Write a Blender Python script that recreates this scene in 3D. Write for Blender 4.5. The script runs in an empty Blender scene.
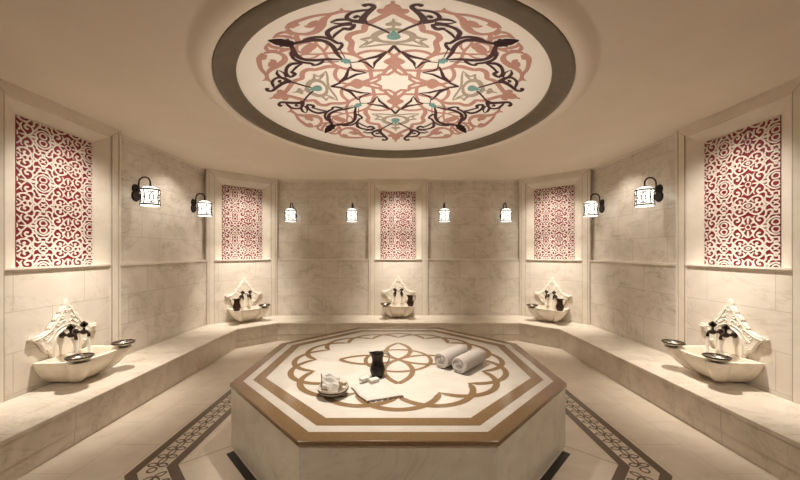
import bpy, bmesh, math, random
from mathutils import Vector, Matrix
random.seed(7)
PI = math.pi
S = bpy.context.scene
COL = S.collection

# ------------------------------------------------------------------ helpers
def tag(o, label=None, cat=None, group=None, kind=None):
    if label: o['label'] = label
    if cat: o['category'] = cat
    if group: o['group'] = group
    if kind: o['kind'] = kind
    return o

def empty(name, label, cat, loc=(0, 0, 0), rz=0.0, group=None):
    o = bpy.data.objects.new(name, None)
    o.empty_display_size = 0.1
    COL.objects.link(o)
    o.location = loc
    o.rotation_euler = (0, 0, rz)
    return tag(o, label, cat, group)

def dup(root, loc, rz, label):
    r = root.copy(); COL.objects.link(r)
    r.location = loc; r.rotation_euler = (0, 0, rz)
    r['label'] = label
    for ch in list(root.children):
        c = ch.copy(); COL.objects.link(c); c.parent = r
        for g in list(ch.children):
            d = g.copy(); COL.objects.link(d); d.parent = c
    return r

def catmull(pts, n=6, closed=False):
    pts = [tuple(p) for p in pts]
    L = len(pts)
    if L < 3 and not closed:
        return pts
    out = []
    rng = range(L) if closed else range(L - 1)
    for i in rng:
        if closed:
            p0, p1, p2, p3 = pts[(i - 1) % L], pts[i], pts[(i + 1) % L], pts[(i + 2) % L]
        else:
            p1, p2 = pts[i], pts[i + 1]
            p0 = pts[i - 1] if i > 0 else tuple(2 * a - b for a, b in zip(p1, p2))
            p3 = pts[i + 2] if i + 2 < L else tuple(2 * b - a for a, b in zip(p1, p2))
        for k in range(n):
            t = k / n
            out.append(tuple(0.5 * (2 * b + (c - a) * t + (2 * a - 5 * b + 4 * c - d) * t * t + (3 * b - a - 3 * c + d) * t ** 3)
                             for a, b, c, d in zip(p0, p1, p2, p3)))
    if not closed:
        out.append(pts[-1])
    return out

class MB:
    nrib = 0
    def __init__(self):
        self.v = []; self.f = []; self.m = []
    def add(self, vs, fs, m=0):
        b = len(self.v)
        self.v += [tuple(p) for p in vs]
        for f in fs:
            self.f.append(tuple(b + i for i in f)); self.m.append(m)
    def box(self, x0, x1, y0, y1, z0, z1, m=0):
        vs = [(x0, y0, z0), (x1, y0, z0), (x1, y1, z0), (x0, y1, z0), (x0, y0, z1), (x1, y0, z1), (x1, y1, z1), (x0, y1, z1)]
        self.add(vs, [(0, 3, 2, 1), (4, 5, 6, 7), (0, 1, 5, 4), (1, 2, 6, 5), (2, 3, 7, 6), (3, 0, 4, 7)], m)
    def prism(self, poly, z0, z1, m=0, mtop=None):
        n = len(poly)
        vs = [(x, y, z0) for x, y in poly] + [(x, y, z1) for x, y in poly]
        self.add(vs, [tuple(range(n - 1, -1, -1))], m)
        b = len(self.v) - 2 * n
        self.f.append(tuple(b + n + i for i in range(n))); self.m.append(m if mtop is None else mtop)
        for i in range(n):
            j = (i + 1) % n
            self.f.append((b + i, b + j, b + n + j, b + n + i)); self.m.append(m)
    def lathe(self, prof, n=32, c=(0, 0, 0), m=0, fn=None):
        vs = []
        for r, z in prof:
            for k in range(n):
                a = 2 * PI * k / n
                x, y, zz = r * math.cos(a), r * math.sin(a), z
                if fn: x, y, zz = fn(x, y, zz, a)
                vs.append((c[0] + x, c[1] + y, c[2] + zz))
        fs = []
        for i in range(len(prof) - 1):
            for k in range(n):
                l = (k + 1) % n
                fs.append((i * n + k, i * n + l, (i + 1) * n + l, (i + 1) * n + k))
        self.add(vs, fs, m)
    def cap(self, r, z, n=32, c=(0, 0, 0), m=0, up=True):
        vs = [(c[0] + r * math.cos(2 * PI * k / n), c[1] + r * math.sin(2 * PI * k / n), c[2] + z) for k in range(n)]
        f = tuple(range(n)) if up else tuple(range(n - 1, -1, -1))
        self.add(vs, [f], m)
    def tube(self, pts, r, n=10, m=0, closed=False):
        P = [Vector(p) for p in pts]
        L = len(P)
        rs = r if isinstance(r, (list, tuple)) else [r] * L
        t0 = (P[1] - P[0]).normalized()
        up = Vector((0, 0, 1)) if abs(t0.z) < 0.9 else Vector((1, 0, 0))
        nx = t0.cross(up).normalized()
        vs = []
        for i in range(L):
            if closed:
                t = (P[(i + 1) % L] - P[i - 1])
            else:
                t = (P[min(i + 1, L - 1)] - P[max(i - 1, 0)])
            t.normalize()
            nx = (nx - t * nx.dot(t)).normalized()
            ny = t.cross(nx)
            for k in range(n):
                a = 2 * PI * k / n
                vs.append(P[i] + (nx * math.cos(a) + ny * math.sin(a)) * rs[i])
        fs = []
        for i in range(L if closed else L - 1):
            j = (i + 1) % L
            for k in range(n):
                l = (k + 1) % n
                fs.append((i * n + k, i * n + l, j * n + l, j * n + k))
        if not closed:
            fs.append(tuple(range(n - 1, -1, -1)))
            fs.append(tuple((L - 1) * n + k for k in range(n)))
        self.add(vs, fs, m)
    def ribbon(self, pts, zf=lambda x, y: 0.0, w=None, thick=0.0, closed=False, m=0):
        """flat band along 2-D points (x, y[, width]); thick>0 gives it depth downward"""
        P = []
        for p in pts:
            P.append((p[0], p[1], p[2] if len(p) > 2 else w))
        L = len(P)
        MB.nrib += 1
        e = (MB.nrib % 37) * 0.000012
        zf0 = zf
        zf = lambda x, y: zf0(x, y) + e
        lf, rt = [], []
        for i in range(L):
            a = P[i - 1] if (i > 0 or closed) else P[i]
            b = P[(i + 1) % L] if (i < L - 1 or closed) else P[i]
            dx, dy = b[0] - a[0], b[1] - a[1]
            d = math.hypot(dx, dy) or 1e-9
            nx, ny = -dy / d, dx / d
            h = P[i][2] / 2
            lf.append((P[i][0] + nx * h, P[i][1] + ny * h)); rt.append((P[i][0] - nx * h, P[i][1] - ny * h))
        vs = [(x, y, zf(x, y)) for x, y in lf] + [(x, y, zf(x, y)) for x, y in rt]
        fs = []
        rng = range(L if closed else L - 1)
        for i in rng:
            j = (i + 1) % L
            fs.append((L + i, L + j, j, i))
        if thick:
            vs += [(x, y, z - thick) for x, y, z in vs]
            K = 2 * L
            for i in rng:
                j = (i + 1) % L
                fs.append((i, j, K + j, K + i)); fs.append((L + j, L + i, K + L + i, K + L + j))
            if not closed:
                fs.append((0, K, K + L, L)); fs.append((L - 1, 2 * L - 1, K + 2 * L - 1, K + L - 1))
        self.add(vs, fs, m)
    def blob(self, pts, zf=lambda x, y: 0.0, n=4, m=0, smooth=True):
        q = catmull(pts, n, True) if smooth else pts
        cx = sum(p[0] for p in q) / len(q); cy = sum(p[1] for p in q) / len(q)
        L = len(q)
        vs = [(p[0], p[1], zf(p[0], p[1])) for p in q] + [(cx, cy, zf(cx, cy))]
        self.add(vs, [(i, (i + 1) % L, L) for i in range(L)], m)
    def xform(self, M):
        self.v = [tuple(M @ Vector(p)) for p in self.v]
        return self
    def build(self, name, mats, parent=None, loc=(0, 0, 0), rz=0.0, smooth=None, uvf=None, bevel=0.0, weld=False, fixn=True, seg=2):
        me = bpy.data.meshes.new(name)
        me.from_pydata(self.v, [], self.f)
        if not isinstance(mats, (list, tuple)): mats = [mats]
        for mt in mats: me.materials.append(mt)
        me.polygons.foreach_set('material_index', self.m)
        if weld or fixn:
            bm = bmesh.new(); bm.from_mesh(me)
            if weld: bmesh.ops.remove_doubles(bm, verts=bm.verts, dist=1e-5)
            if fixn: bmesh.ops.recalc_face_normals(bm, faces=bm.faces)
            bm.to_mesh(me); bm.free()
        uv = me.uv_layers.new(name='uv')
        for p in me.polygons:
            n = p.normal
            ax = max(range(3), key=lambda i: abs(n[i]))
            for li in p.loop_indices:
                c = me.vertices[me.loops[li].vertex_index].co
                if uvf: uv.data[li].uv = uvf(c, n)
                else: uv.data[li].uv = (c.y, c.z) if ax == 0 else ((c.x, c.z) if ax == 1 else (c.x, c.y))
        if smooth is not None:
            me.shade_smooth()
            me.set_sharp_from_angle(angle=math.radians(smooth))
        o = bpy.data.objects.new(name, me)
        COL.objects.link(o)
        o.parent = parent
        o.location = loc; o.rotation_euler = (0, 0, rz)
        if bevel:
            b = o.modifiers.new('bevel', 'BEVEL'); b.width = bevel; b.segments = seg; b.limit_method = 'ANGLE'; b.angle_limit = math.radians(40)
        return o

# ------------------------------------------------------------------ materials
def base_mat(name):
    m = bpy.data.materials.new(name); m.use_nodes = True
    nt = m.node_tree
    return m, nt, nt.nodes['Principled BSDF']

def simple(name, col, rough=0.5, metal=0.0, var=0.0, scale=20.0, bump=0.0, spec=0.5):
    m, nt, b = base_mat(name)
    b.inputs['Base Color'].default_value = (*col, 1)
    b.inputs['Roughness'].default_value = rough
    b.inputs['Metallic'].default_value = metal
    b.inputs['Specular IOR Level'].default_value = spec
    if var or bump:
        tc = nt.nodes.new('ShaderNodeTexCoord')
        nz = nt.nodes.new('ShaderNodeTexNoise'); nz.inputs['Scale'].default_value = scale; nz.inputs['Detail'].default_value = 5
        nt.links.new(tc.outputs['Object'], nz.inputs['Vector'])
        if var:
            mx = nt.nodes.new('ShaderNodeMixRGB')
            mx.inputs[1].default_value = (*[c * (1 - var) for c in col], 1)
            mx.inputs[2].default_value = (*[min(1, c * (1 + var)) for c in col], 1)
            nt.links.new(nz.outputs['Fac'], mx.inputs[0]); nt.links.new(mx.outputs[0], b.inputs['Base Color'])
        if bump:
            bp = nt.nodes.new('ShaderNodeBump'); bp.inputs['Strength'].default_value = bump; bp.inputs['Distance'].default_value = 0.01
            nt.links.new(nz.outputs['Fac'], bp.inputs['Height']); nt.links.new(bp.outputs['Normal'], b.inputs['Normal'])
    return m

def marble(name, col, vein, rough=0.3, brick=None, off=(0, 0), mortar=None, vscale=1.0, veinamt=0.5, tilevar=0.05):
    """veined stone; brick=(w, h) adds laid tile joints through the metre uv"""
    m, nt, b = base_mat(name)
    N, Lk = nt.nodes, nt.links
    tc = N.new('ShaderNodeTexCoord')
    n1 = N.new('ShaderNodeTexNoise'); n1.inputs['Scale'].default_value = 1.3 * vscale; n1.inputs['Detail'].default_value = 8
    n1.inputs['Distortion'].default_value = 1.6; n1.inputs['Roughness'].default_value = 0.6
    mp = N.new('ShaderNodeMapping'); mp.inputs['Rotation'].default_value = (0.5, 0.4, 0.6); mp.inputs['Scale'].default_value = (1, 1.7, 1.4)
    Lk.new(tc.outputs['Object'], mp.inputs['Vector'])
    Lk.new(mp.outputs[0], n1.inputs['Vector'])
    # thin veins where the noise crosses the middle
    sb = N.new('ShaderNodeMath'); sb.operation = 'SUBTRACT'; sb.inputs[1].default_value = 0.5
    ab = N.new('ShaderNodeMath'); ab.operation = 'ABSOLUTE'
    rp = N.new('ShaderNodeMapRange'); rp.inputs['From Min'].default_value = 0.0; rp.inputs['From Max'].default_value = 0.022
    rp.inputs['To Min'].default_value = veinamt; rp.inputs['To Max'].default_value = 0.0
    Lk.new(n1.outputs['Fac'], sb.inputs[0]); Lk.new(sb.outputs[0], ab.inputs[0]); Lk.new(ab.outputs[0], rp.inputs['Value'])
    n2 = N.new('ShaderNodeTexNoise'); n2.inputs['Scale'].default_value = 3.0 * vscale; n2.inputs['Detail'].default_value = 6; n2.inputs['Distortion'].default_value = 0.8
    Lk.new(mp.outputs[0], n2.inputs['Vector'])
    r2 = N.new('ShaderNodeMapRange'); r2.inputs['From Min'].default_value = 0.35; r2.inputs['From Max'].default_value = 0.7
    r2.inputs['To Min'].default_value = 0.0; r2.inputs['To Max'].default_value = 0.45
    Lk.new(n2.outputs['Fac'], r2.inputs['Value'])
    ml = N.new('ShaderNodeMath'); ml.operation = 'MULTIPLY'
    Lk.new(rp.outputs[0], ml.inputs[0]); Lk.new(n2.outputs['Fac'], ml.inputs[1])
    ad = N.new('ShaderNodeMath'); ad.operation = 'ADD'; ad.use_clamp = True
    Lk.new(ml.outputs[0], ad.inputs[0]); Lk.new(r2.outputs[0], ad.inputs[1])
    mx = N.new('ShaderNodeMixRGB'); mx.inputs[1].default_value = (*col, 1); mx.inputs[2].default_value = (*vein, 1)
    Lk.new(ad.outputs[0], mx.inputs[0])
    out = mx.outputs[0]
    if brick:
        mp2 = N.new('ShaderNodeMapping'); mp2.inputs['Location'].default_value = (-off[0], -off[1], 0)
        Lk.new(tc.outputs['UV'], mp2.inputs['Vector'])
        bt = N.new('ShaderNodeTexBrick')
        bt.inputs['Scale'].default_value = 1.0; bt.inputs['Brick Width'].default_value = brick[0]; bt.inputs['Row Height'].default_value = brick[1]
        bt.inputs['Mortar Size'].default_value = 0.0028; bt.inputs['Mortar Smooth'].default_value = 0.2
        bt.inputs['Color1'].default_value = (1 - tilevar,) * 3 + (1,); bt.inputs['Color2'].default_value = (1, 1, 1, 1)
        mc = mortar or tuple(c * 0.55 for c in vein)
        bt.inputs['Mortar'].default_value = (1, 1, 1, 1)
        Lk.new(mp2.outputs[0], bt.inputs['Vector'])
        mu = N.new('ShaderNodeMixRGB'); mu.blend_type = 'MULTIPLY'; mu.inputs[0].default_value = 1
        Lk.new(out, mu.inputs[1]); Lk.new(bt.outputs['Color'], mu.inputs[2])
        m3 = N.new('ShaderNodeMixRGB'); m3.inputs[2].default_value = (*mc, 1)
        fm = N.new('ShaderNodeMath'); fm.operation = 'MULTIPLY'; fm.inputs[1].default_value = 0.6
        Lk.new(bt.outputs['Fac'], fm.inputs[0]); Lk.new(fm.outputs[0], m3.inputs[0]); Lk.new(mu.outputs[0], m3.inputs[1])
        out = m3.outputs[0]
    Lk.new(out, b.inputs['Base Color'])
    b.inputs['Roughness'].default_value = rough
    return m

def emit(name, col, strength):
    m, nt, b = base_mat(name)
    b.inputs['Base Color'].default_value = (*col, 1)
    b.inputs['Roughness'].default_value = 0.25
    b.inputs['Emission Color'].default_value = (*col, 1)
    b.inputs['Emission Strength'].default_value = strength
    return m

WALLC, VEIN = (0.71, 0.65, 0.57), (0.47, 0.405, 0.325)
M_wall = marble('wall_marble', WALLC, VEIN, 0.13, (0.63, 0.37), veinamt=0.95)
M_bay = marble('bay_marble', (0.77, 0.71, 0.62), (0.59, 0.515, 0.41), 0.28, (0.66, 0.37), off=(0.2, 0), veinamt=0.8)
M_trim = marble('trim_marble', (0.77, 0.71, 0.62), (0.60, 0.525, 0.42), 0.3, veinamt=0.35)
M_floor = marble('floor_marble', (0.66, 0.58, 0.475), (0.50, 0.42, 0.325), 0.28, (0.73, 0.37), off=(0.57, 0.2), veinamt=0.4)
M_floor_in = marble('inner_floor_marble', (0.66, 0.58, 0.475), (0.50, 0.42, 0.325), 0.28, veinamt=0.4)
M_bench = marble('bench_marble', (0.73, 0.665, 0.57), (0.49, 0.42, 0.33), 0.25, (1.1, 3.0), off=(0.3, -1.0), veinamt=0.7)
M_slab = marble('platform_marble', (0.63, 0.595, 0.535), (0.49, 0.435, 0.365), 0.13, veinamt=0.45, vscale=0.8)
M_body = marble('platform_body_marble', (0.72, 0.66, 0.57), (0.49, 0.42, 0.34), 0.3, veinamt=0.5)
M_brown = simple('brown_stone', (0.205, 0.128, 0.062), 0.14, var=0.22, scale=60)
M_brown_d = simple('dark_brown_stone', (0.095, 0.056, 0.028), 0.3, var=0.2, scale=50)
M_ceil = simple('ceiling_plaster', (0.75, 0.67, 0.565), 0.75, var=0.07, scale=2.2, bump=0.05)
M_dome = simple('dome_plaster', (0.88, 0.83, 0.76), 0.6, var=0.03, scale=3)
M_ring = simple('ring_stone', (0.125, 0.098, 0.06), 0.45, var=0.3, scale=9)
M_rose = simple('rose_paint', (0.50, 0.265, 0.215), 0.6, var=0.08, scale=8)
M_dark = simple('maroon_paint', (0.05, 0.010, 0.014), 0.6)
M_grey = simple('grey_paint', (0.40, 0.335, 0.265), 0.6)
M_teal = simple('teal_paint', (0.16, 0.33, 0.32), 0.6)
M_red = simple('red_panel', (0.20, 0.008, 0.019), 0.5, var=0.12, scale=30)
M_fret = simple('fretwork_white', (0.74, 0.67, 0.60), 0.45, var=0.04, scale=20)
M_basin = marble('basin_marble', (0.80, 0.73, 0.62), (0.62, 0.53, 0.42), 0.25, veinamt=0.5, vscale=2)
M_carve = simple('carved_marble', (0.80, 0.74, 0.64), 0.5, var=0.03, scale=30)
M_iron = simple('dark_iron', (0.022, 0.016, 0.013), 0.45, metal=0.6, var=0.3, scale=60)
M_bronze = simple('dark_bronze', (0.05, 0.036, 0.028), 0.3, metal=0.85, var=0.3, scale=60)
M_steel = simple('tinned_metal', (0.30, 0.27, 0.22), 0.25, metal=0.9, var=0.25, scale=40)
M_copper = simple('aged_copper', (0.06, 0.030, 0.020), 0.32, metal=0.7, var=0.4, scale=50)
M_pewter = simple('pewter', (0.034, 0.028, 0.022), 0.38, metal=0.75, var=0.5, scale=35, bump=0.3)
M_silver = simple('silver_handle', (0.5, 0.46, 0.38), 0.25, metal=0.9)
M_glass = emit('lantern_glass', (1.0, 0.93, 0.82), 1.15)
M_towel = simple('towel_terry', (0.49, 0.44, 0.405), 0.95, var=0.06, scale=160, bump=0.6)
M_cloth = simple('woven_cloth', (0.54, 0.51, 0.465), 0.9, var=0.05, scale=90, bump=0.4)
M_lace = simple('lace_thread', (0.16, 0.11, 0.07), 0.9)
M_soap = simple('soap', (0.62, 0.59, 0.53), 0.45, var=0.03, scale=15)
M_soap2 = simple('olive_soap', (0.50, 0.44, 0.34), 0.5, var=0.05, scale=15)
M_ceram = simple('bowl_ceramic', (0.60, 0.54, 0.46), 0.25, var=0.2, scale=22)
M_band = simple('bowl_band', (0.05, 0.035, 0.025), 0.3)
M_grate = simple('drain_black', (0.008, 0.006, 0.005), 0.5)
M_water, _nt, _b = base_mat('water')
_b.inputs['Base Color'].default_value = (0.95, 0.93, 0.88, 1); _b.inputs['Roughness'].default_value = 0.08
_b.inputs['IOR'].default_value = 1.33; _b.inputs['Transmission Weight'].default_value = 0.25

# ------------------------------------------------------------------ layout (metres, camera at x=0 y=0 z=1.65 looking along +y)
CH = 3.15                 # ceiling height
XW, YB, YF = 3.457, 6.66, -0.6
CHX, CHY = 2.51, 5.80     # corners of the slanted bays
YC = 3.33                 # room centre
CAMZ = 1.65

# ------------------------------------------------------------------ floor, ceiling
mb = MB()
for x0, x1 in ((-3.65, 0), (0, 3.65)):
    mb.box(x0, x1, -0.8, 6.95, -0.1, 0.0)
tag(mb.build('floor', M_floor, uvf=lambda c, n: (c.y, abs(c.x)), weld=True), 'beige marble tiled floor around the octagonal platform', 'floor', kind='structure')

def octo(a, s):   # half width a, diagonal sum s = |x|+|y|
    k = s - a
    return [(a, -k), (a, k), (k, a), (-k, a), (-a, k), (-a, -k), (-k, -a), (k, -a)]
def ringpoly(mb, P, Q, z, m=0, thick=0.0):
    n = len(P)
    vs = [(x, y, z) for x, y in P] + [(x, y, z) for x, y in Q]
    fs = [(i, (i + 1) % n, n + (i + 1) % n, n + i) for i in range(n)]
    mb.add(vs, fs, m)
A0, S0 = 1.705, 2.64 - 0.07 * 1.4142
def oc(off): return octo(1.705 + off, S0 + off * 1.4142)
mb = MB()
mb.prism(oc(0.0), 0.0, 0.0015, 0)
rad = []
inner = octo(1.40, 1.40 * 1.41421)
o_ = oc(0.0)
for i in range(8):      # joints running from the platform's corners to the border
    a, b = inner[i], o_[i]
    dx, dy = b[0] - a[0], b[1] - a[1]; d = math.hypot(dx, dy); nx, ny = -dy / d * 0.003, dx / d * 0.003
    mb.add([(a[0] + nx, a[1] + ny, .002), (b[0] + nx, b[1] + ny, .002), (b[0] - nx, b[1] - ny, .002), (a[0] - nx, a[1] - ny, .002)], [(0, 1, 2, 3)], 1)
ringpoly(mb, oc(0.0), oc(0.07), 0.003, 2)
ringpoly(mb, oc(0.07), oc(0.24), 0.0015, 0)
ringpoly(mb, oc(0.24), oc(0.31), 0.003, 2)
def vesica(L, W, n=9):
    return [(L * t / (n - 1), W * math.sin(PI * t / (n - 1))) for t in range(n)]
mid = oc(0.155)
for i in range(8):
    p, q = mid[i], mid[(i + 1) % 8]
    d = math.hypot(q[0] - p[0], q[1] - p[1]); ux, uy = (q[0] - p[0]) / d, (q[1] - p[1]) / d
    cnt = max(1, int((d - 0.12) / 0.105)); st = (d - cnt * 0.105) / 2
    def put(pts):
        mb.ribbon([(p[0] + ux * a - uy * b, p[1] + uy * a + ux * b) for a, b in pts], lambda x, y: 0.003, 0.0125, m=2)
    for k in range(cnt + 1):
        s0 = st + k * 0.105
        if k < cnt:
            for sg in (1, -1): put([(s0 + x, sg * y) for x, y in vesica(0.105, 0.021)])
        for side in (1, -1):
            for sg in (1, -1): put([(s0 + sg * y, side * x) for x, y in vesica(0.078, 0.021)])
    put([(0.03 * math.cos(2 * PI * t / 12), 0.03 * math.sin(2 * PI * t / 12)) for t in range(13)])
tag(mb.build('trim_1', [M_floor_in, simple('joint', (0.2, 0.15, 0.1), 0.8), M_brown_d], loc=(0, YC, 0.0005), fixn=False),
    'octagonal floor border of dark brown strips and leaf chain around the platform', 'floor border', kind='structure')

# ceiling with round opening
mcx, mcy = -0.036, 3.35
R0 = 1.83
mb = MB()
n = 96
circ = [(mcx + R0 * math.cos(2 * PI * k / n), mcy + R0 * math.sin(2 * PI * k / n)) for k in range(n)]
def toedge(a):
    dx, dy = math.cos(a), math.sin(a)
    ts = []
    if dx > 1e-9: ts.append((3.7 - mcx) / dx)
    if dx < -1e-9: ts.append((-3.7 - mcx) / dx)
    if dy > 1e-9: ts.append((6.95 - mcy) / dy)
    if dy < -1e-9: ts.append((-0.8 - mcy) / dy)
    t = min(ts)
    return (mcx + dx * t, mcy + dy * t)
outr = [toedge(2 * PI * k / n) for k in range(n)]
prof = [(R0, CH), (1.80, 3.135), (1.77, 3.108), (1.73, 3.09), (1.69, 3.087), (1.66, 3.10), (1.645, 3.12)]
vs = [(x, y, CH) for x, y in outr]
for r, z in prof:
    vs += [(mcx + r * math.cos(2 * PI * k / n), mcy + r * math.sin(2 * PI * k / n), z) for k in range(n)]
fs = []
for i in range(len(prof)):
    for k in range(n):
        l = (k + 1) % n
        fs.append((i * n + k, i * n + l, (i + 1) * n + l, (i + 1) * n + k))
mb.add(vs, fs)
mb.add([(-3.7, -.8, 3.8), (3.7, -.8, 3.8), (3.7, 6.95, 3.8), (-3.7, 6.95, 3.8)], [(0, 1, 2, 3)])
tag(mb.build('ceiling', M_ceil, smooth=40, fixn=False), 'plastered beige ceiling with a round shallow dome', 'ceiling', kind='structure')

def domez(r): return 3.415 - 0.093 * r * r - 0.035 * (r / 1.46) ** 10
mb = MB()
pr = [(max(1e-3, 1.50 * i / 30), domez(1.50 * i / 30)) for i in range(31)]
mb.lathe(pr, 96)
tag(mb.build('trim_2', M_dome, loc=(mcx, mcy, 0), smooth=60, weld=True), 'shallow pale dome in the ceiling behind the painted rosette', 'dome', kind='structure')
mb = MB()
mb.lathe([(1.474, 3.20), (1.476, 3.152), (1.488, 3.144), (1.60, 3.108), (1.632, 3.10), (1.645, 3.106), (1.65, 3.14)], 96)
tag(mb.build('trim_3', M_ring, loc=(mcx, mcy, 0), smooth=50), 'dark olive stone ring framing the ceiling dome', 'ceiling ring', kind='structure')

# ------------------------------------------------------------------ ceiling rosette
FP = 322.0
PCX, PCY = -0.036, 3.35
def med(px, py):
    h = 1.6
    for _ in range(12):
        Z = FP * h / (252.0 - py)
        x = (px - 398.3) * Z / FP
        r = math.hypot(x + 0.009, Z - PCY)
        h = 3.415 - 0.093 * r * r - CAMZ
    return ((x + 0.009) * 1.04, (Z - PCY) * 1.03)
def c1(*a): return [med(385 + x / 8, y / 8) for x, y in a]
def c2(*a): return [med(455 + x / 8, y / 8) for x, y in a]
def c3(*a): return [med(385 + x / 8, 50 + y / 8) for x, y in a]
D4 = []
for k in range(4):
    c, s = round(math.cos(k * PI / 2)), round(math.sin(k * PI / 2))
    D4.append(((c, -s), (s, c))); D4.append(((-c, -s), (-s, c)))
layers = {k: [MB() for _ in range(8)] for k in ('rose', 'dark', 'grey', 'teal', 'teal2')}
LZ = {'rose': 0.0015, 'grey': 0.0022, 'dark': 0.003, 'teal': 0.0038, 'teal2': 0.0038}
def st(layer, pts, w, closed=False, n=5, sm=True):
    off = LZ[layer]
    zf = lambda x, y: domez(math.hypot(x, y)) - off
    if isinstance(w, (list, tuple)):
        pts = [(p[0], p[1], ww) for p, ww in zip(pts, w)]
    else:
        pts = [(p[0], p[1], w) for p in pts]
    q = catmull(pts, n, closed) if sm else pts
    q = [(x, y, ww * 1.15) for x, y, ww in q]
    for k_, ((a, b), (c, d)) in enumerate(D4):
        layers[layer][k_].ribbon([(a * x + b * y, c * x + d * y, ww) for x, y, ww in q], zf, closed=closed)
def bl(layer, pts, n=3):
    off = LZ[layer]
    zf = lambda x, y: domez(math.hypot(x, y)) - off
    for k_, ((a, b), (c, d)) in enumerate(D4):
        layers[layer][k_].blob([(a * x + b * y, c * x + d * y) for x, y in pts], zf, n)
# rose cartouche round each of the four axes
st('rose', c1((92, 100), (180, 150), (262, 190), (312, 222), (322, 258), (372, 270), (428, 288), (446, 318), (420, 345), (424, 375), (430, 405), (412, 432), (385, 450)),
   [.05, .044, .044, .046, .042, .044, .046, .05, .044, .046, .05, .042, .03], n=4)
st('rose', c1((395, 448), (350, 428), (280, 414), (200, 415), (130, 436), (60, 490)), .034)
bl('rose', c1((80, 25), (95, 22), (115, 42), (150, 58), (168, 84), (205, 88), (222, 105), (200, 122), (165, 126), (120, 118), (80, 128)))
bl('rose', c3((70, 55), (110, 60), (160, 80), (182, 97), (165, 113), (110, 132), (70, 140)))
st('rose', c3((95, 95), (150, 150), (200, 205)), .034)
def pol(r, a):
    r *= 1.035
    return (r * math.sin(math.radians(a)), -r * math.cos(math.radians(a)))
st('rose', [pol(.215, 0), pol(.16, 22.5), pol(.215, 45)], .034, sm=False)
st('rose', [pol(.30, 0), pol(.245, 22.5), pol(.32, 45)], .036, sm=False)
st('rose', [pol(.20, 0), pol(.32, 0)], .04)
# ribbons crossing round the diagonal buds
st('rose', [pol(.30, 45), pol(.40, 52), pol(.50, 57), pol(.62, 56), (pol(.74, 50)), pol(.84, 43), pol(.93, 40)], [.034, .034, .036, .034, .03, .026, .02])
st('rose', [pol(.93, 40), pol(1.02, 41), pol(1.06, 45)], .024)
st('rose', [pol(.84, 43), pol(.86, 38), pol(.93, 35), pol(.97, 38), pol(.93, 40)], .022)
st('rose', [pol(.97, 38), pol(1.03, 36), pol(1.06, 39), pol(1.01, 41)], .024)
bl('rose', [pol(.92, 41.5), pol(.96, 40), pol(1.0, 42), pol(1.0, 46), pol(.95, 47), pol(.92, 45)])
# outer leaves
st('rose', c1((375, 112), (430, 104), (500, 108)) + c2((0, 122), (120, 132), (230, 160), (310, 192), (345, 228)), [.012, .022, .03, .03, .03, .035, .04, .03])
st('rose', c2((5, 128), (60, 165), (85, 215), (125, 260), (190, 280), (255, 278), (310, 262), (345, 232)), [.02, .045, .06, .05, .036, .03, .03, .03])
st('rose', c2((95, 185), (140, 200), (175, 218), (215, 216)), [.05, .06, .045, .012])
st('rose', c2((250, 195), (290, 205), (315, 225)), [.03, .05, .03])
bl('rose', c1((455, 105), (470, 85), (488, 72), (505, 95), (545, 108), (500, 118)))
st('rose', c2((275, 282), (272, 320), (245, 365)), [.03, .04, .02])
st('rose', c2((285, 318), (330, 300), (400, 288), (460, 302)), [.02, .035, .03, .006])
st('rose', c2((300, 285), (350, 258), (410, 268), (455, 300)), [.03, .03, .026, .008])
# maroon diamonds on the diagonals
def pxs(*a): return [med(x, y) for x, y in a]
st('dark', pxs((506, 45.8), (496, 44.6), (487.5, 43), (477.5, 41.3), (467.5, 41), (460, 43.5), (455, 48), (452, 54), (446, 61)), [.03, .03, .034, .038, .036, .036, .038, .032, .012])
st('dark', pxs((487.5, 43), (477.5, 39.2), (467.5, 38), (458, 40), (451, 44), (447.5, 44), (446.8, 46.5), (450, 50), (454, 50)), [.018, .026, .028, .03, .028, .024, .026, .028, .024])
def lat(r, l):
    c = math.sqrt(0.5); return (r * c + l * c, -r * c + l * c)
bl('dark', [lat(1.33, 0), lat(1.275, .038), lat(1.235, .052), lat(1.205, .030), lat(1.18, .048), lat(1.15, .046), lat(1.125, .018),
            lat(1.125, -.018), lat(1.15, -.046), lat(1.18, -.048), lat(1.205, -.030), lat(1.235, -.052), lat(1.275, -.038)], 4)
# maroon S scrolls beside the axes
st('dark', c1((320, 58), (285, 48), (250, 55), (240, 72), (270, 100), (310, 140), (330, 175), (310, 197)), [.036, .03, .03, .032, .036, .04, .05, .05])
bl('dark', c1((290, 45), (318, 42), (330, 55), (312, 66), (290, 60)))
st('dark', c1((270, 92), (330, 98), (400, 110), (440, 135), (445, 160), (400, 180), (330, 186)), [.012, .024, .026, .026, .03, .034, .04])
st('dark', c1((345, 150), (372, 145), (395, 158)), [.012, .03, .02])
st('dark', c1((320, 190), (390, 186), (440, 170), (520, 172), (576, 190)), [.05, .026, .026, .024, .006])
st('dark', c1((576, 190), (500, 203), (410, 196)), [.006, .018, .026])
st('dark', c1((400, 205), (400, 225), (430, 245), (470, 240), (490, 236)), [.03, .03, .034, .03, .01])
st('dark', c1((405, 210), (480, 212), (560, 236), (600, 268), (590, 295), (560, 316)), [.026, .026, .028, .034, .034, .008])
st('dark', c1((560, 316), (545, 290), (500, 256), (470, 240)), [.008, .022, .02, .02])
st('dark', c1((310, 197), (200, 240), (130, 275)), [.02, .02, .018])
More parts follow.
